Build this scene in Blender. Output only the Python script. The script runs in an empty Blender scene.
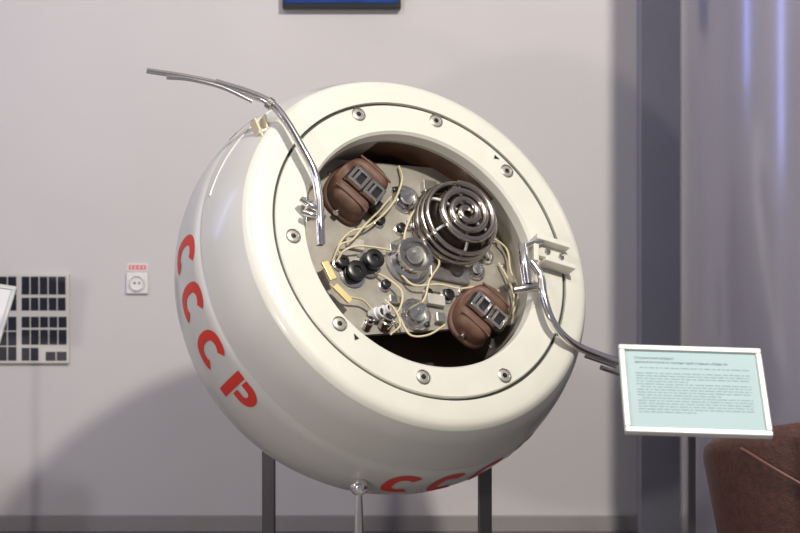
import bpy, bmesh, math, random
from mathutils import Vector, Matrix
random.seed(4)
D=bpy.data
scene=bpy.context.scene
scene.view_settings.view_transform='Standard'

# ---------------------------------------------------------------- materials
def mat(name,col,rough=0.5,metal=0.0,noise=0.0,nscale=8.0,bump=0.0,bscale=60.0,coat=0.0,trans=0.0,emis=None,estr=0.0,spec=None,col2=None):
    m=D.materials.new(name); m.use_nodes=True
    nt=m.node_tree; b=nt.nodes['Principled BSDF']
    b.inputs['Base Color'].default_value=(*col,1)
    b.inputs['Roughness'].default_value=rough
    b.inputs['Metallic'].default_value=metal
    b.inputs['Coat Weight'].default_value=coat
    b.inputs['Coat Roughness'].default_value=0.12
    b.inputs['Transmission Weight'].default_value=trans
    if spec is not None: b.inputs['Specular IOR Level'].default_value=spec
    if emis:
        b.inputs['Emission Color'].default_value=(*emis,1); b.inputs['Emission Strength'].default_value=estr
    tc=nt.nodes.new('ShaderNodeTexCoord')
    if noise>0:
        n=nt.nodes.new('ShaderNodeTexNoise'); n.inputs['Scale'].default_value=nscale; n.inputs['Detail'].default_value=4
        r=nt.nodes.new('ShaderNodeValToRGB')
        c2=col2 if col2 else tuple(c*(1-noise) for c in col)
        r.color_ramp.elements[0].color=(*c2,1); r.color_ramp.elements[0].position=0.35
        r.color_ramp.elements[1].color=(*col,1); r.color_ramp.elements[1].position=0.65
        nt.links.new(tc.outputs['Object'],n.inputs['Vector'])
        nt.links.new(n.outputs['Fac'],r.inputs['Fac']); nt.links.new(r.outputs['Color'],b.inputs['Base Color'])
    if bump>0:
        n=nt.nodes.new('ShaderNodeTexNoise'); n.inputs['Scale'].default_value=bscale; n.inputs['Detail'].default_value=3
        bp=nt.nodes.new('ShaderNodeBump'); bp.inputs['Strength'].default_value=bump; bp.inputs['Distance'].default_value=0.004
        nt.links.new(tc.outputs['Object'],n.inputs['Vector'])
        nt.links.new(n.outputs['Fac'],bp.inputs['Height']); nt.links.new(bp.outputs['Normal'],b.inputs['Normal'])
    return m
M_white_shaded=mat('capsule_white_shaded',(0.56,0.555,0.505),0.3,noise=0.06,nscale=5,bump=0.05,bscale=25,coat=0.35)  # capsule white kept greyer here, so the side's shade is in the colour
M_ring=mat('ring_white_lit',(0.69,0.68,0.60),0.36,noise=0.05,nscale=9,coat=0.2)  # same white kept brighter, the lit look of the face in the colour
M_groove=mat('groove_dark',(0.03,0.035,0.03),0.6)
M_red=mat('letter_red',(0.62,0.035,0.02),0.45,noise=0.1,nscale=20)
M_chrome=mat('chrome',(0.85,0.83,0.80),0.12,1.0)
M_steel=mat('steel',(0.58,0.56,0.53),0.28,1.0,noise=0.2,nscale=40)
M_plate=mat('instrument_plate',(0.43,0.40,0.345),0.36,0.4,noise=0.25,nscale=14,bump=0.1)
M_screw=mat('screw_face',(0.50,0.48,0.42),0.35,0.5,noise=0.2,nscale=14)
M_lip=mat('opening_lip',(0.47,0.45,0.39),0.5,noise=0.15,nscale=12)
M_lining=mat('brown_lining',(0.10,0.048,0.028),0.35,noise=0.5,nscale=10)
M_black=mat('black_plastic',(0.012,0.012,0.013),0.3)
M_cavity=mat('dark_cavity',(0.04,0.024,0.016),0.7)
M_brown=mat('brown_leather',(0.155,0.078,0.052),0.55,noise=0.3,nscale=25,bump=0.2,bscale=120)
M_bronze=mat('dark_bronze',(0.50,0.45,0.41),0.18,1.0)
M_core=mat('coil_core',(0.13,0.105,0.09),0.35,0.9)
M_cream=mat('cream_cable',(0.62,0.55,0.35),0.55)
M_brass=mat('brass',(0.80,0.66,0.32),0.35,0.6)
M_glass=mat('lens_glass',(0.93,0.95,0.93),0.04,trans=1.0)
M_post=mat('dark_post',(0.10,0.095,0.10),0.35,0.8)
M_wall=mat('wall_plaster',(0.60,0.575,0.57),0.85,noise=0.04,nscale=1.5,bump=0.05,bscale=80)
M_wall2=mat('wall_blue_grey',(0.31,0.31,0.36),0.8,noise=0.06,nscale=2)
M_floor=mat('floor_vinyl',(0.20,0.19,0.20),0.5,noise=0.2,nscale=6)
M_ceil=mat('ceiling_paint',(0.5,0.5,0.5),0.9,noise=0.05)
M_base=mat('baseboard_paint',(0.30,0.28,0.27),0.6,noise=0.05)
M_paper=mat('label_paper',(0.34,0.46,0.475),0.6,noise=0.03,nscale=4)
M_frame=mat('label_frame',(0.60,0.61,0.58),0.35,0.3)
M_ink=mat('ink',(0.07,0.10,0.12),0.7)
M_ink2=mat('ink_soft',(0.17,0.24,0.26),0.7)
M_board=mat('board_white',(0.62,0.60,0.56),0.6,noise=0.04)
M_cell=mat('solar_cell',(0.02,0.02,0.035),0.3,noise=0.3,nscale=30)
M_plasticw=mat('socket_plastic',(0.70,0.68,0.68),0.4)
M_pink=mat('label_red',(0.70,0.20,0.20),0.6)
M_scr=mat('screen_blue',(0.01,0.04,0.2),0.2,emis=(0.02,0.10,0.42),estr=0.25,noise=0.6,nscale=6)
M_col=mat('column_gloss',(0.29,0.28,0.34),0.17,0.4,noise=0.08,nscale=1.5)
M_leather=mat('armchair_leather',(0.085,0.032,0.022),0.5,noise=0.35,nscale=60,bump=0.4,bscale=150)
M_pipe=mat('leather_piping',(0.13,0.055,0.04),0.45)

# ---------------------------------------------------------------- helpers
def link(o,parent=None):
    scene.collection.objects.link(o)
    if parent: o.parent=parent
    return o
def empty(name,loc=(0,0,0)):
    e=D.objects.new(name,None); e.empty_display_size=0.1; e.location=loc
    return link(e)
def mesh(name,v,f,m,parent=None,smooth=False,bevel=0,angle=40):
    me=D.meshes.new(name); me.from_pydata([tuple(p) for p in v],[],f); me.update()
    bm=bmesh.new(); bm.from_mesh(me); bmesh.ops.recalc_face_normals(bm,faces=bm.faces); bm.to_mesh(me); bm.free()
    ms=m if isinstance(m,(list,tuple)) else [m]
    for x in ms: me.materials.append(x)
    if smooth:
        for p in me.polygons: p.use_smooth=True
    o=link(D.objects.new(name,me),parent)
    if bevel>0:
        b=o.modifiers.new('bevel','BEVEL'); b.width=bevel; b.segments=3; b.limit_method='ANGLE'
    if smooth:
        try:
            me.set_sharp_from_angle(angle=math.radians(angle))
        except Exception: pass
    return o
def box(name,c,size,m,parent=None,bevel=0,rot=None):
    x,y,z=[s/2 for s in size]
    v=[Vector((a*x,b*y,d*z)) for a in(-1,1) for b in(-1,1) for d in(-1,1)]
    if rot is not None: v=[rot@p for p in v]
    v=[p+Vector(c) for p in v]
    f=[(0,1,3,2),(4,6,7,5),(0,4,5,1),(2,3,7,6),(0,2,6,4),(1,5,7,3)]
    return mesh(name,v,f,m,parent,bevel=bevel)
def basis(axis):
    a=Vector(axis).normalized(); t=Vector((1,0,0)) if abs(a.x)<0.8 else Vector((0,1,0))
    x=t.cross(a).normalized(); y=a.cross(x); return x,y,a
def lathe(name,prof,m,parent=None,n=96,origin=(0,0,0),axis=(0,0,1),angle=35,sx=1,matf=None):
    X,Y,A=basis(axis) if tuple(axis)!=(0,0,1) else (Vector((1,0,0)),Vector((0,1,0)),Vector((0,0,1)))
    O=Vector(origin); v=[];f=[];mi=[]
    k=len(prof)
    for i in range(n):
        t=2*math.pi*i/n; d=X*math.cos(t)*sx+Y*math.sin(t)
        for r,z in prof: v.append(O+d*max(r,1e-5)+A*z)
    for i in range(n):
        j=(i+1)%n
        for q in range(k-1):
            f.append((i*k+q,j*k+q,j*k+q+1,i*k+q+1))
            mi.append(matf(2*math.pi*(i+.5)/n,q) if matf else 0)
    o=mesh(name,v,f,m,parent,smooth=True,angle=angle)
    if matf:
        for p,x in zip(o.data.polygons,mi): p.material_index=x
    return o
def spline(pts,n=8):
    P=[Vector(p) for p in pts]
    if len(P)<3: return P
    P=[P[0]*2-P[1]]+P+[P[-1]*2-P[-2]]
    out=[]
    for i in range(1,len(P)-2):
        a,b,c,d=P[i-1:i+3]
        for k in range(n):
            t=k/n
            out.append(0.5*((2*b)+(c-a)*t+(2*a-5*b+4*c-d)*t*t+(3*b-a-3*c+d)*t**3))
    out.append(P[-2]); return out
def tube(name,pts,r,m,parent=None,smooth=True,res=5):
    pp=spline(pts) if smooth else [Vector(p) for p in pts]
    cu=D.curves.new(name,'CURVE'); cu.dimensions='3D'; cu.bevel_depth=r; cu.bevel_resolution=res; cu.use_fill_caps=True
    s=cu.splines.new('POLY'); s.points.add(len(pp)-1)
    for q,p in zip(s.points,pp): q.co=(*p,1)
    cu.materials.append(m)
    return link(D.objects.new(name,cu),parent)

# ---------------------------------------------------------------- camera
cam=D.cameras.new('camera'); cam.lens=75; cam.sensor_width=36
co=link(D.objects.new('camera',cam)); co.location=(0,0,1.0); co.rotation_euler=(math.pi/2,0,0)
cam.dof.use_dof=True; cam.dof.focus_distance=4.65; cam.dof.aperture_fstop=3.5
scene.camera=co

# ---------------------------------------------------------------- capsule
S=4.7/1667.0
cl,sl=math.cos(math.radians(46.8)),math.sin(math.radians(46.8))
TI=math.radians(38.5); ct,st=math.cos(TI),math.sin(TI)
Lv=Vector((cl,0,-sl)); Nv=Vector((st*sl,-ct,st*cl)); Mv=Nv.cross(Lv)
cap=empty('spacecraft_descent_capsule')
FX,FY=425.0,246.0
c0=Vector(((FX-400)*S,4.7,1.0+(266.5-FY)*S))
Rm=Matrix((Lv,Mv,Nv)).transposed().to_4x4()
cap.matrix_world=Matrix.Translation(c0)@Rm
def at(px,py,z=0):      # drawing-board coordinates on the face -> capsule local frame
    dx,dy=px-FX,py-FY; m=1
    for _ in range(6):
        u=(dx*cl+dy*sl)*m; v=(dx*sl-dy*cl)*m
        y=(v-st*z)/ct; m=1+(-ct*z+st*y)/1667
    return Vector((u*S,y*S,z*S))
def sc(p): return [(r*S,z*S) for r,z in p]
ringo=[(165.5,-8),(165.5,0),(183,-0.2),(188,-1.2),(191.5,-3.5),(194,-7)]
body=[(194,-7),(200,-17),(206.5,-31),(211.5,-46),(215,-60)]
body2=[(215,-60),(213.7,-60.8),(214,-62.3),(215.8,-63.5),(218.3,-78),(219.3,-95),(219,-112),(215.5,-132),(208,-155),(196.5,-178),(181,-201),(162,-221),(139,-239),(111,-253),(80,-263),(42,-269),(0,-271)]
lathe('outer_ring',sc(ringo),M_ring,cap,n=160,angle=30)
lathe('shell_front',sc(body),M_white_shaded,cap,n=160,angle=50)
lathe('shell_rear',sc(body2),M_white_shaded,cap,n=160,angle=50)
lathe('groove',sc([(161.5,-4),(166,-4)]),M_groove,cap,n=128)
lathe('face_ring',sc([(128,-14),(129.5,-3),(132,0),(161.0,0),(162.2,-1.2),(162.6,-6)]),M_ring,cap,n=160,angle=30)
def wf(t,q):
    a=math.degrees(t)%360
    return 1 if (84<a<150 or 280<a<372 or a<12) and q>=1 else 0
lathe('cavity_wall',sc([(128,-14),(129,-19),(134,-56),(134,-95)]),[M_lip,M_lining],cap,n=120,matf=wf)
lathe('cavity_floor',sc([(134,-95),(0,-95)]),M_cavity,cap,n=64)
allp=body+body2[3:]
def rad(z):
    for (r0,z0),(r1,z1) in zip(allp,allp[1:]):
        if z1<=z<=z0 and z0!=z1: return r0+(r1-r0)*(z0-z)/(z0-z1)
    return 200
ZC=-94
def surf(phi,s,t,off=0.6):
    z=ZC+t; r=rad(z)+off; a=phi+s/219
    return Vector((r*math.cos(a)*S,r*math.sin(a)*S,z*S))
def strip(rows,phi,V,F):
    b=len(V); n=3
    for o,i in rows:
        for k in range(n+1):
            w=k/n; V.append(surf(phi,o[0]*(1-w)+i[0]*w,o[1]*(1-w)+i[1]*w))
    for r in range(len(rows)-1):
        for k in range(n):
            F.append((b+r*4+k,b+r*4+k+1,b+(r+1)*4+k+1,b+(r+1)*4+k))
def letterC(phi,V,F):
    rows=[]
    for k in range(33):
        a=math.radians(47+266*k/32)
        e=0.85
        c,s_=math.cos(a),math.sin(a)
        c=math.copysign(abs(c)**e,c); s_=math.copysign(abs(s_)**e,s_)
        rows.append(((19.5*c,22.5*s_),(9*c,12.5*s_)))
    strip(rows,phi,V,F)
def letterP(phi,V,F):
    strip([((-17,t),(-6.5,t)) for t in (-23,-12,0,12,22.5)],phi,V,F)
    rows=[((-4,22.5),(-4,13))]
    for k in range(17):
        a=math.radians(90-180*k/16)
        rows.append(((4+15*math.cos(a),8+14.5*math.sin(a)),(4+4.5*math.cos(a),8+5*math.sin(a))))
    rows.append(((-4,-6.5),(-4,3)))
    strip(rows,phi,V,F)
V=[];F=[]
for base in (-135.2,-44.5,50,140):
    for k in range(3): letterC(math.radians(base+13.5*k),V,F)
    letterP(math.radians(base+40.2),V,F)
mesh('cccp_lettering',V,F,M_red,cap,smooth=True)

# screws on ring
for i,(x,y) in enumerate([(359,114),(437,120),(508,170),(292,237),(338,325),(422,378),(504,376)]):
    p=at(x,y,0)
    lathe('ring_screw_%d'%i,sc([(7.6,-0.5),(7.6,1.0),(6.8,1.4),(6.4,0.7)]),M_steel,cap,n=24,origin=p)
    lathe('ring_screw_head_%d'%i,sc([(6.4,0.4),(5,0.9),(2.4,0.9),(2.2,0.2),(0,0.2)]),M_screw,cap,n=24,origin=p)
    lathe('ring_screw_socket_%d'%i,sc([(2.8,1.3),(0,1.5)]),M_black,cap,n=6,origin=p)
for i,(x,y,a) in enumerate([(497,156,0.5),(355,339,2.8)]):
    p=at(x,y,0.6); q=[]
    for k in range(3):
        t=a+k*2.094; r=(5 if k==0 else 3)*S
        q.append(p+Vector((r*math.cos(t),r*math.sin(t),0)))
    mesh('ring_arrow_mark_%d'%i,q,[(0,1,2)],M_black,cap)

# instrument plate (disc with two cut-away bays)
ZP=-48
def plate():
    A=at(392,333,ZP);B=at(512,324,ZP); C=at(368,161,ZP); E=at(474,170,ZP)
    R=133*S
    def cut(p):
        for a,b in ((A,B),(C,E)):
            n=Vector((-(b-a).y,(b-a).x,0)).normalized()
            if n.dot(-a)<0: n=-n
            d=n.dot(p-a)
            if d<0: p=p-n*d
        return p
    pts=[]
    for k in range(160):
        t=2*math.pi*k/160; p=Vector((R*math.cos(t),R*math.sin(t),ZP*S)); pts.append(cut(p))
    low=[p-Vector((0,0,5*S)) for p in pts]
    n=len(pts); v=pts+low
    f=[tuple(range(n))]+[(i,(i+1)%n,n+(i+1)%n,n+i) for i in range(n)]
    mesh('instrument_plate',v,f,M_plate,cap)
plate()

# spiral antenna
p0=at(448,230,ZP)
lathe('spiral_antenna_core',sc([(39,0),(39,4),(36,6),(34,24),(31,33),(0,34)]),M_core,cap,n=48,origin=p0)
lathe('spiral_antenna_base',sc([(46,0),(46,3),(43,4.5),(39,4.5)]),M_chrome,cap,n=48,origin=p0)
pts=[]
N=240
for k in range(N+1):
    w=k/N; a=2*math.pi*3.3*w+0.6
    r=2+33*w; z=43-3*w**3
    pts.append(p0+Vector((r*S*math.cos(a),r*S*math.sin(a),z*S)))
tube('spiral_antenna_top_coil',pts,3.8*S,M_bronze,cap,smooth=False)
pts=[]
for k in range(N+1):
    w=k/N; a=2*math.pi*3.7*w
    r=38+5.5*math.sin(w*math.pi/2); z=36-29*w
    pts.append(p0+Vector((r*S*math.cos(a),r*S*math.sin(a),z*S)))
tube('spiral_antenna_side_coil',pts,2.8*S,M_bronze,cap,smooth=False)
for k in range(6):
    a=k*math.pi/3+0.3
    tube('spiral_antenna_rib_%d'%k,[p0+Vector((r*S*math.cos(a),r*S*math.sin(a),z*S)) for r,z in((40,2),(39,18),(36,31),(26,37),(8,38))],1.6*S,M_frame,cap)

# lens domes and chrome fittings
def dome(name,x,y,r,h=None,z=ZP):
    p=at(x,y,z); h=h or r
    lathe(name+'_collar',sc([(r*1.25,0),(r*1.25,2.5),(r*1.15,3.5),(r*.98,3.5),(r*.98,1)]),M_chrome,cap,n=40,origin=p)
    lathe(name+'_glass',sc([(r*math.cos(a),2+h*math.sin(a)) for a in [i*math.pi/20 for i in range(11)]]),M_glass,cap,n=40,origin=p)
    lathe(name+'_seat',sc([(r,1.2),(r*.5,1.2),(r*.45,4),(0,4)]),M_chrome,cap,n=32,origin=p)
dome('lens_a',406,199,13); dome('lens_b',415,315,14); dome('lens_c',455,271,9); dome('lens_d',476,270,9); dome('lens_e',487,256,7)
p=at(408,262,ZP)
lathe('central_lens_barrel',sc([(21,0),(21,5),(17,7),(17,15),(19,16),(19,20),(15,20),(14,12),(0,12)]),M_chrome,cap,n=48,origin=p)
lathe('central_lens_glass',sc([(15,18)]+[(15*math.cos(a),19+9*math.sin(a)) for a in [i*math.pi/20 for i in range(11)]]),M_glass,cap,n=40,origin=p)
lathe('central_lens_iris',sc([(14,12.5),(8,12.8),(7,15),(0,15)]),M_steel,cap,n=40,origin=p)
lathe('central_lens_ring',sc([(26,0),(26,3),(21,3)]),M_steel,cap,n=48,origin=p)
for i,(x,y,r,h) in enumerate([(352,275,11,14),(368,265,11,18),(340,264,7,9),(379,222,5,8),(400,229,5,8),(384,286,5,8),(447,296,6,8),(395,190,3,5),(428,293,4,5),(463,291,4,5),(425,325,4,4)]):
    p=at(x,y,ZP)
    lathe('knob_base_%d'%i,sc([(r*1.3,0),(r*1.3,2),(r,2.5)]),M_chrome,cap,n=28,origin=p)
    pr=[(r,2),(r,h*.45),(r*.82,h*.5),(r*.82,h*.6),(r*.95,h*.65),(r*.95,h*.95),(r*.8,h),(r*.4,h),(r*.35,h*.85),(0,h*.85)]
    lathe('knob_%d'%i,sc(pr),M_black,cap,n=28,origin=p)
for i in range(30):
    t=2*math.pi*i/30+0.1
    if 4.2<t<6.3 or 1.5<t<2.7: continue
    p=Vector((122*S*math.cos(t),122*S*math.sin(t),ZP*S))
    lathe('plate_rivet_%d'%i,sc([(3,0),(2.6,1.3),(0,1.8)]),M_steel,cap,n=12,origin=p)

# brown saddle-shaped pods with chrome latches
def pod(name,x,y,ang,sxl,syl,H=27):
    p=at(x,y,ZP); e=D.objects.new(name,None); link(e,cap); e.location=p; e.rotation_euler=(0,0,ang)
    n=72; rings=[0,0.12,0.24,0.36,0.48,0.6,0.72,0.82,0.9,0.95,0.98,1.0]
    v=[];f=[]
    def outline(t):
        c,s_=math.cos(t),math.sin(t)
        c=math.copysign(abs(c)**0.6,c); s_=math.copysign(abs(s_)**0.6,s_)
        yy=s_*(1-0.24*c*c) if s_>0 else s_*(0.95-0.42*math.exp(-(c/0.36)**2))
        return c,yy
    for w in rings[1:]:
        for k in range(n):
            c,yy=outline(2*math.pi*k/n)
            X_,Y_=c*w,yy*w
            h=12+(H-12)*math.sqrt(max(0,1-w**6))
            h-=12*math.exp(-(X_/0.36)**4)*(1-w**8)
            v.append(Vector((X_*sxl*S,Y_*syl*S,h*S)))
    nr=len(rings)-1
    for q in range(nr-1):
        for k in range(n): f.append((q*n+k,q*n+(k+1)%n,(q+1)*n+(k+1)%n,(q+1)*n+k))
    f.append(tuple(range(n)))
    for w,h in((1.01,9),(1.01,6),(1.08,5),(1.10,3),(1.08,0)):
        b=len(v)
        for k in range(n):
            c,yy=outline(2*math.pi*k/n); v.append(Vector((c*w*sxl*S,yy*w*syl*S,h*S)))
        for k in range(n): f.append((b-n+k,b-n+(k+1)%n,b+(k+1)%n,b+k))
    mesh(name+'_shell',v,f,M_brown,e,smooth=True,angle=50)
    for sg in(-1,1):
        tube(name+'_ridge_%d'%(sg+1),[Vector((sg*sxl*0.70*S,yy*syl*S,(H-0.8-5*abs(yy)**5)*S)) for yy in(-0.8,-0.5,-0.2,0.1,0.4,0.72)],1.3*S,M_brown,e)
    zt=H-8
    box(name+'_latch_base',(0,-3*S,zt*S),(22*S,42*S,7*S),M_black,e,bevel=0.8*S)
    for i,cy in enumerate((-15,6)):
        z=zt+6
        for sx_,sy_,w_,h_ in((-8.5,0,3.4,18),(8.5,0,3.4,18),(0,-8,19,3.4),(0,8,19,3.4)):
            box(name+'_latch_frame_%d_%d_%d'%(i,sx_,sy_),(sx_*S,(cy+sy_)*S,z*S),(w_*S,h_*S,7*S),M_chrome,e,bevel=0.6*S)
        box(name+'_latch_window_%d'%i,(0,cy*S,(z-0.5)*S),(14*S,13*S,2*S),M_black,e)
        tube(name+'_latch_roller_%d'%i,[(-7*S,(cy+3)*S,(z+1)*S),(7*S,(cy+3)*S,(z+1)*S)],2.0*S,M_chrome,e,smooth=False)
    for sg in(-1,1):
        tube(name+'_cross_pin_%d'%(sg+1),[(sg*sxl*1.16*S,0,9*S),(sg*sxl*0.9*S,0,9*S)],3.4*S,M_chrome,e,smooth=False)
    tube(name+'_side_pin',[(-8*S,-syl*0.72*S,12*S),(8*S,-syl*0.72*S,12*S)],4*S,M_chrome,e,smooth=False)
    box(name+'_side_plug',(0,-syl*0.95*S,8*S),(12*S,10*S,14*S),M_black,e,bevel=1*S)
pod('brown_pod_a',353,193,math.radians(96),35,27)
pod('brown_pod_b',475,317,math.radians(96),33,25,25)

# cables
cab=[[(400,165),(403,180),(392,205),(370,225),(350,232),(338,248),(345,262)],
[(392,196),(380,210),(366,224),(352,240),(340,245),(332,262)],
[(336,262),(345,250),(360,246),(380,248),(392,250)],
[(372,270),(390,280),(402,292),(400,308),(388,322)],
[(402,275),(415,285),(440,284),(460,288),(480,286),(500,290)],
[(430,250),(440,262),(430,280),(424,300),(410,310)],
[(500,262),(510,280),(515,300),(505,325),(495,335)],
[(492,235),(508,248),(512,270),(520,290),(512,318)],
[(400,318),(410,335),(428,335),(445,325)],
[(385,300),(395,310),(400,325),(390,335)],
[(322,270),(330,285),(345,296),(362,300),(372,310)],
[(420,205),(412,215),(405,235),(408,245)]]
for i,c in enumerate(cab):
    n=len(c)
    tube('cable_%d'%i,[at(x,y,ZP+4+6*math.sin(math.pi*k/(n-1))+(i%3)*1.5) for k,(x,y) in enumerate(c)],1.1*S,M_cream,cap)
for i,(x,y,r) in enumerate([(372,316,7),(384,326,8),(379,312,5),(366,328,5)]):
    p=at(x,y,ZP)
    lathe('connector_%d'%i,sc([(r,0),(r,8),(r*.8,9),(r*.8,13),(r*.55,13.5),(r*.5,11),(0,11)]),M_plasticw if i%2==0 else M_chrome,cap,n=20,origin=p,axis=(0.3*(-1)**i,0.3,1))
    lathe('connector_cap_%d'%i,sc([(r*.5,12),(0,12.6)]),M_black,cap,n=16,origin=p,axis=(0.3*(-1)**i,0.3,1))
for i,(a,b,w) in enumerate([((324,262),(333,280),8),((334,286),(350,302),7)]):
    A=at(*a,ZP+14);B=at(*b,ZP+14); d=(B-A); L=d.length; ang=math.atan2(d.y,d.x)
    box('brass_strip_%d'%i,(A+B)/2,(L,w*S,3*S),M_brass,cap,bevel=0.5*S,rot=Matrix.Rotation(ang,3,'Z'))
for i,(x,y,w,h,d,m) in enumerate([(450,272,46,20,5,M_steel),(395,250,14,10,8,M_chrome),(436,300,20,12,6,M_lip),(502,205,14,26,14,M_lip),(430,186,16,12,8,M_steel),(355,244,20,12,4,M_lip),(410,225,12,8,6,M_chrome),(395,300,14,8,6,M_chrome),(440,318,10,10,7,M_steel)]):
    p=at(x,y,ZP+d/2)
    box('module_%d'%i,p,(w*S,h*S,d*S),m,cap,bevel=0.8*S,rot=Matrix.Rotation(0.75,3,'Z'))

# ---- arms
tube('arm_left_tube',[at(320,246,10),at(319,225,14),at(318,198,14),at(313,172,14),at(301,148,14),at(286,122,12),at(272,105,8),at(250,94,2),at(215,83,-8)],4.3*S,M_chrome,cap)
tube('arm_left_tip',[at(240,90,-1),at(215,83,-8),at(180,76,-16),at(146,71,-24)],2.9*S,M_chrome,cap)
tube('arm_left_rod',[at(166,78,-14),at(190,80,-6),at(222,88,0),at(252,102,4)],2.0*S,M_chrome,cap)
lathe('arm_left_collar',sc([(6,-3),(6,3),(3,3)]),M_steel,cap,n=20,origin=at(270,104,8),axis=(at(286,122,12)-at(250,94,2)))
A=at(309,212,0)
lathe('arm_left_bracket_base',sc([(10,0),(10,3),(7,4),(7,10),(4,11),(4,16),(0,16)]),M_steel,cap,n=24,origin=A)
tube('arm_left_clamp',[at(300,200,10),at(310,207,13),at(322,212,13)],3.4*S,M_chrome,cap)
tube('arm_left_clamp_b',[at(302,213,10),at(312,216,12),at(324,218,12)],3.0*S,M_chrome,cap)
tube('arm_left_pin',[at(306,222,2),at(306,198,12)],2.4*S,M_steel,cap,smooth=False)
tube('arm_right_tube',[at(532,262,12),at(541,276,14),at(544,296,15),at(551,318,14),at(562,334,10),at(578,346,4),at(600,355,-4),at(618,361,-12)],4.3*S,M_chrome,cap)
tube('arm_right_rod',[at(602,367,-8),at(620,373,-14)],2.6*S,M_steel,cap,smooth=False)
tube('arm_right_rod_b',[at(586,356,0),at(604,362,-6),at(616,366,-12)],1.8*S,M_steel,cap)
tube('arm_right_hinge',[at(523,245,12),at(525,262,14),at(528,284,12)],5.2*S,M_chrome,cap)
tube('arm_right_hinge_pin',[at(514,290,8),at(526,288,12),at(538,286,12)],4*S,M_steel,cap)
tube('arm_right_cross',[at(520,248,10),at(533,243,11),at(545,240,11)],3*S,M_chrome,cap)
dR=at(575,256,0)-at(535,244,0); aR=math.atan2(dR.y,dR.x)
for i,(x,y,w,h,d) in enumerate([(551,243,40,6,16),(552,254,38,14,6),(558,265,36,5,16),(534,254,6,20,14)]):
    box('arm_right_bracket_%d'%i,at(x,y,d/2),(w*S,h*S,d*S),M_ring,cap,bevel=0.8*S,rot=Matrix.Rotation(aR,3,'Z'))
for i,(x,y) in enumerate([(548,251),(562,256)]):
    lathe('arm_right_bolt_%d'%i,sc([(3.5,0),(3.5,2),(0,2.4)]),M_steel,cap,n=6,origin=at(x,y,6))
for i,(a,b) in enumerate([((262,118),(268,142)),((252,122),(262,140)),((256,136),(272,128))]):
    A=at(*a,-16);B=at(*b,-12);d=B-A
    box('shoulder_fin_%d'%i,(A+B)/2,(d.length,2.5*S,12*S),M_cream if i<2 else M_ring,cap,bevel=0.4*S,rot=Matrix.Rotation(math.atan2(d.y,d.x),3,'Z'))
pts=[]
for k in range(20):
    a=math.radians(176+k*1.9); z=-32-20*k/19; r=rad(z)+0.3
    pts.append((r*math.cos(a)*S,r*math.sin(a)*S,z*S))
tube('shoulder_rail',pts,1.1*S,M_white_shaded,cap,smooth=False)

# ---------------------------------------------------------------- stand
st_=empty('display_stand',(0,5.0,0))
def wbox(name,c,size,m,parent,bevel=0,rot=None):
    return box(name,Vector(c)-parent.location,size,m,parent,bevel,rot)
wbox('post_a',(-0.405,5.15,0.235),(0.04,0.04,0.47),M_post,st_,bevel=0.004)
wbox('post_b',(0.262,5.15,0.235),(0.042,0.04,0.47),M_post,st_,bevel=0.004)
FP=Vector((-0.113,4.60,0))-st_.location
lathe('front_post',[(0.03,0),(0.026,0.05),(0.018,0.2),(0.012,0.32),(0.009,0.375)],M_chrome,st_,n=32,origin=FP)
lathe('front_post_ball',[(0.025*math.sin(a),-0.025*math.cos(a)) for a in [math.pi*i/20 for i in range(21)]],M_chrome,st_,n=32,origin=FP+Vector((0,0,0.392)))
wbox('base_bar_a',(-0.07,5.15,0.02),(0.75,0.06,0.04),M_post,st_,bevel=0.004)
wbox('base_bar_b',(-0.113,4.87,0.02),(0.06,0.62,0.04),M_post,st_,bevel=0.004)

# ---------------------------------------------------------------- room
WY=6.3
box('floor',(0,2.9,-0.05),(7,7.2,0.1),M_floor)
box('wall_back',(0,WY+0.05,2.0),(7,0.1,4.2),M_wall)
box('wall_left',(-3.45,2.9,2.0),(0.1,7.2,4.2),M_wall)
box('ceiling',(0,2.9,4.15),(7,7.2,0.1),M_ceil)
box('baseboard_back',(-1.2,WY-0.012,0.03),(4.4,0.024,0.06),M_base,bevel=0.004)
box('wall_dark_strip',(1.17,WY-0.06,2.05),(0.55,0.12,4.1),M_wall2)  # slightly raised strip of back wall in a darker blue-grey
lathe('round_column',[(0.6,0),(0.6,4.1)],M_col,None,n=128,origin=(1.53,5.5,0))

k=WY/1667
def wp(px,py): return ((px-400)*k,1+(266.5-py)*k)
x0,z0=wp(283,10); x1,_=wp(401,10)
sc_=empty('wall_screen',((x0+x1)/2,WY,z0+0.17))
w=x1-x0
box('bezel',(0,-0.02,0),(w,0.04,0.34),M_black,sc_,bevel=0.004)
box('display',(0,-0.042,0.006),(w-0.02,0.004,0.31),M_scr,sc_)
bd=empty('solar_cell_board',(0,WY,1)); 
xa,za=wp(-40,274); xb,zb=wp(70,363)
box('backing',((xa+xb)/2,-0.008,(za+zb)/2-1),(xb-xa,0.016,za-zb),M_board,bd,bevel=0.002)
def cells(px0,py0,px1,py1,nx,ny,tag):
    V=[];F=[]
    for i in range(nx):
        for j in range(ny):
            ax=px0+(px1-px0)*i/nx+0.6; bx=px0+(px1-px0)*(i+1)/nx-0.6
            ay=py0+(py1-py0)*j/ny+0.6; by=py0+(py1-py0)*(j+1)/ny-0.6
            b=len(V)
            for (x,y) in((ax,ay),(bx,ay),(bx,by),(ax,by)):
                X,Z=wp(x,y); V.append((X,-0.0175,Z-1))
            F.append((b,b+1,b+2,b+3))
    mesh('cells_'+tag,V,F,M_cell,bd)
cells(22,276,67,295,5,1,'a');cells(22,297,67,311,5,1,'b');cells(22,316,68,328,5,1,'c');cells(22,329,68,345,5,1,'d');cells(22,347,40,361,2,1,'e');cells(46,351,68,361,2,1,'h')
cells(-30,276,18,311,5,2,'f');cells(-30,316,18,361,5,3,'g')
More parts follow.
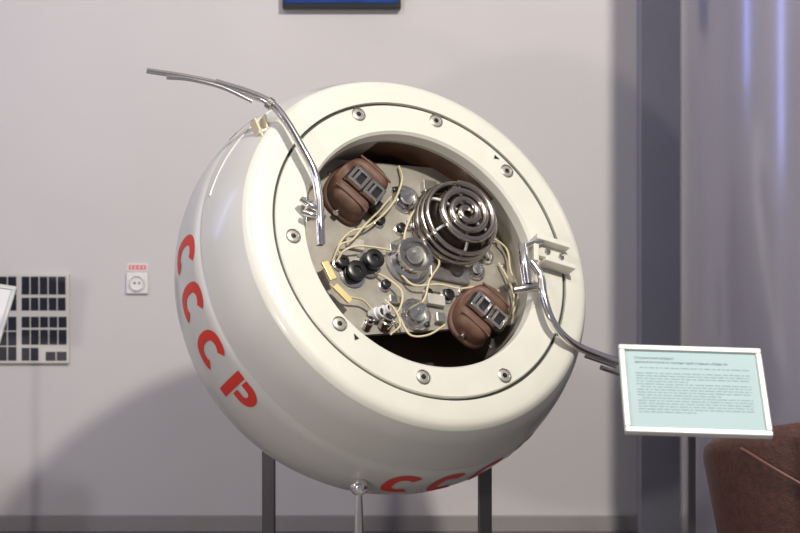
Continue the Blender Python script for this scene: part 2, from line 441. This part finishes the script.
sx,sz=wp(137.5,283)
so=empty('wall_socket',(sx,WY,sz))
box('plate',(0,-0.006,0),(0.084,0.012,0.082),M_plasticw,so,bevel=0.004)
lathe('cup',[(0.032,0),(0.030,0.008),(0.026,0.009),(0.024,0.002),(0,0.002)],M_plasticw,so,n=32,origin=(0,-0.012,0),axis=(0,-1,0))
for q in(-1,1): lathe('pin_hole_%d'%(q+1),[(0.004,0),(0,0.0005)],M_black,so,n=12,origin=(q*0.009,-0.0150,0),axis=(0,-1,0))
box('warning_label',(0,-0.002,0.059),(0.078,0.003,0.03),M_plasticw,so)
box('warning_band',(0,-0.0042,0.059),(0.066,0.001,0.018),M_pink,so)
for q in range(4): box('label_mark_%d'%q,((q-1.5)*0.015,-0.0052,0.059),(0.004,0.001,0.011),M_plasticw,so)

# ---------------------------------------------------------------- info label on stand
def panel_from(parent,TL,TR,BL,BR,name):
    X=((TR-TL)+(BR-BL)).normalized(); Yv=((TL-BL)+(TR-BR)); Yv=(Yv-X*Yv.dot(X)).normalized(); Zv=X.cross(Yv)
    C=(TL+TR+BL+BR)/4
    pl=D.objects.new(name,None); link(pl,parent)
    pl.matrix_local=Matrix.Translation(C-parent.location)@Matrix((X,Yv,Zv)).transposed().to_4x4()
    return pl
def panel_parts(pl,Wd,Hd,paper):
    box('panel_back',(0,0,-0.006),(Wd-0.004,Hd-0.004,0.008),M_frame,pl)
    for nm,c,s in(('frame_top',(0,Hd/2-0.007,0),(Wd,0.014,0.014)),('frame_bottom',(0,-Hd/2+0.007,0),(Wd,0.014,0.014)),('frame_l',(-Wd/2+0.007,0,0),(0.014,Hd-0.028,0.014)),('frame_r',(Wd/2-0.007,0,0),(0.014,Hd-0.028,0.014))):
        box(nm,c,s,M_frame,pl,bevel=0.003)
    box('paper',(0,0,-0.001),(Wd-0.028,Hd-0.028,0.002),paper,pl)
ls=empty('info_label_stand',(0.67,3.8,0))
pl=panel_from(ls,Vector((0.503,3.88,0.817)),Vector((0.831,3.88,0.805)),Vector((0.512,3.72,0.628)),Vector((0.835,3.72,0.620)),'label_panel')
panel_parts(pl,0.331,0.247,M_paper)
def text(body,x,y,size,m,parent,name):
    cu=D.curves.new(name,'FONT'); cu.body=body; cu.size=size; cu.materials.append(m)
    o=link(D.objects.new(name,cu),parent); o.location=(x,y,0.0006); return o
text('Спускаемый аппарат',-0.13,0.086,0.0088,M_ink,pl,'title_line_1')
text('автоматической межпланетной станции «Марс-3»',-0.13,0.074,0.0088,M_ink,pl,'title_line_2')
V=[];F=[]
for r in range(17):
    y=0.060-r*0.0078
    if r in(1,): continue
    x=-0.13+(0.01 if r in(0,7,11) else 0); xe=0.13 if r not in(5,10,16) else random.uniform(-0.02,0.08)
    while x<xe:
        w=random.uniform(0.005,0.022); w=min(w,xe-x+0.002); b=len(V)
        V+=[(x,y,0.0004),(x+w,y,0.0004),(x+w,y+0.0019,0.0004),(x,y+0.0019,0.0004)]; F.append((b,b+1,b+2,b+3)); x+=w+0.003
mesh('body_text',V,F,M_ink2,pl)
box('post',(0.0,0.03,0.345),(0.017,0.017,0.69),M_post,ls,bevel=0.002)
box('post_head',(0.0,0.02,0.695),(0.06,0.05,0.02),M_post,ls,bevel=0.002)
box('foot',(0.0,0.03,0.008),(0.26,0.26,0.016),M_post,ls,bevel=0.004)

l2=empty('info_label_stand.001',(-1.42,5.4,0))
pl2=panel_from(l2,Vector((-1.545,5.46,0.98)),Vector((-1.250,5.46,0.93)),Vector((-1.585,5.33,0.78)),Vector((-1.293,5.33,0.74)),'label_panel')
panel_parts(pl2,0.30,0.235,M_plasticw)
box('post',(0.0,0.02,0.415),(0.02,0.02,0.83),M_post,l2)
box('foot',(0.0,0.02,0.008),(0.26,0.26,0.016),M_post,l2)

# ---------------------------------------------------------------- tub armchair
ch=empty('tub_armchair',(1.185,4.45,0))
V=[];F=[];n=72
def rim(t): return 0.56+0.075*math.cos(t+math.radians(75))
def outr(z): return 0.285+0.085*min(1,z/0.5)
for k in range(n):
    t=2*math.pi*k/n; d=Vector((math.cos(t),math.sin(t),0)); h=rim(t)
    ring=[(0.285,0.06),(outr(.15),0.15),(outr(.32),0.32),(0.37,h-0.05),(0.368,h-0.02),(0.352,h-0.004),(0.33,h),(0.308,h-0.006),(0.295,h-0.03),(0.27,0.34)]
    for r,z in ring: V.append(d*r+Vector((0,0,z)))
m_=10
for k in range(n):
    j=(k+1)%n
    for q in range(m_-1): F.append((k*m_+q,j*m_+q,j*m_+q+1,k*m_+q+1))
mesh('shell',V,F,M_leather,ch,smooth=True,angle=60)
pp=[]
for k in range(41):
    w=k/40; t=math.radians(212+70*w); z=0.535-0.24*w**1.2
    r=outr(z)+0.001; pp.append(Vector((r*math.cos(t),r*math.sin(t),z)))
tube('piping',pp,0.004,M_pipe,ch,smooth=False)
lathe('seat_cushion',[(0.0,0.40),(0.2,0.40),(0.26,0.385),(0.275,0.35),(0.27,0.30),(0,0.30)],M_leather,ch,n=48)
for i,t in enumerate((45,135,225,315)):
    a=math.radians(t); lathe('leg_%d'%i,[(0.012,0),(0.018,0.08),(0,0.08)],M_post,ch,n=16,origin=(0.22*math.cos(a),0.22*math.sin(a),0))

# ---------------------------------------------------------------- lights
def area(name,loc,target,size,energy,col):
    l=D.lights.new(name,'AREA'); l.shape='DISK'; l.size=size; l.energy=energy; l.color=col
    o=link(D.objects.new(name,l)); o.location=loc
    o.rotation_euler=(Vector(target)-Vector(loc)).to_track_quat('-Z','Y').to_euler(); return o
area('ceiling_spot_key',(1.45,2.15,3.85),(-0.1,5.4,0.9),0.2,170,(1.0,0.94,0.84))
area('ceiling_spot_left',(-1.6,2.4,3.7),(-0.3,5.6,1.2),0.3,36,(0.88,0.88,1.0))
area('front_lamp',(-1.6,1.6,0.9),(0.3,5.6,1.2),0.2,30,(1.0,0.90,0.83))
def strip_light(name,loc,target,sx_,sy_,e,col):
    l=D.lights.new(name,'AREA'); l.shape='RECTANGLE'; l.size=sx_; l.size_y=sy_; l.energy=e; l.color=col
    o=link(D.objects.new(name,l)); o.location=loc
    o.rotation_euler=(Vector(target)-Vector(loc)).to_track_quat('-Z','Y').to_euler()
strip_light('column_streak_light',(-3.3,5.1,2.55),(1.0,5.1,1.7),0.10,1.5,8,(0.28,0.38,1.0))  # unseen strip light, added to make blue streaks on the column
strip_light('column_streak_light.001',(-3.3,3.0,2.3),(1.2,5.0,1.6),0.12,1.4,8,(0.40,0.45,1.0))  # second added strip, for a further streak on the column
w=D.worlds.new('world'); scene.world=w; w.use_nodes=True
w.node_tree.nodes['Background'].inputs['Color'].default_value=(0.66,0.65,0.75,1)
w.node_tree.nodes['Background'].inputs['Strength'].default_value=0.30
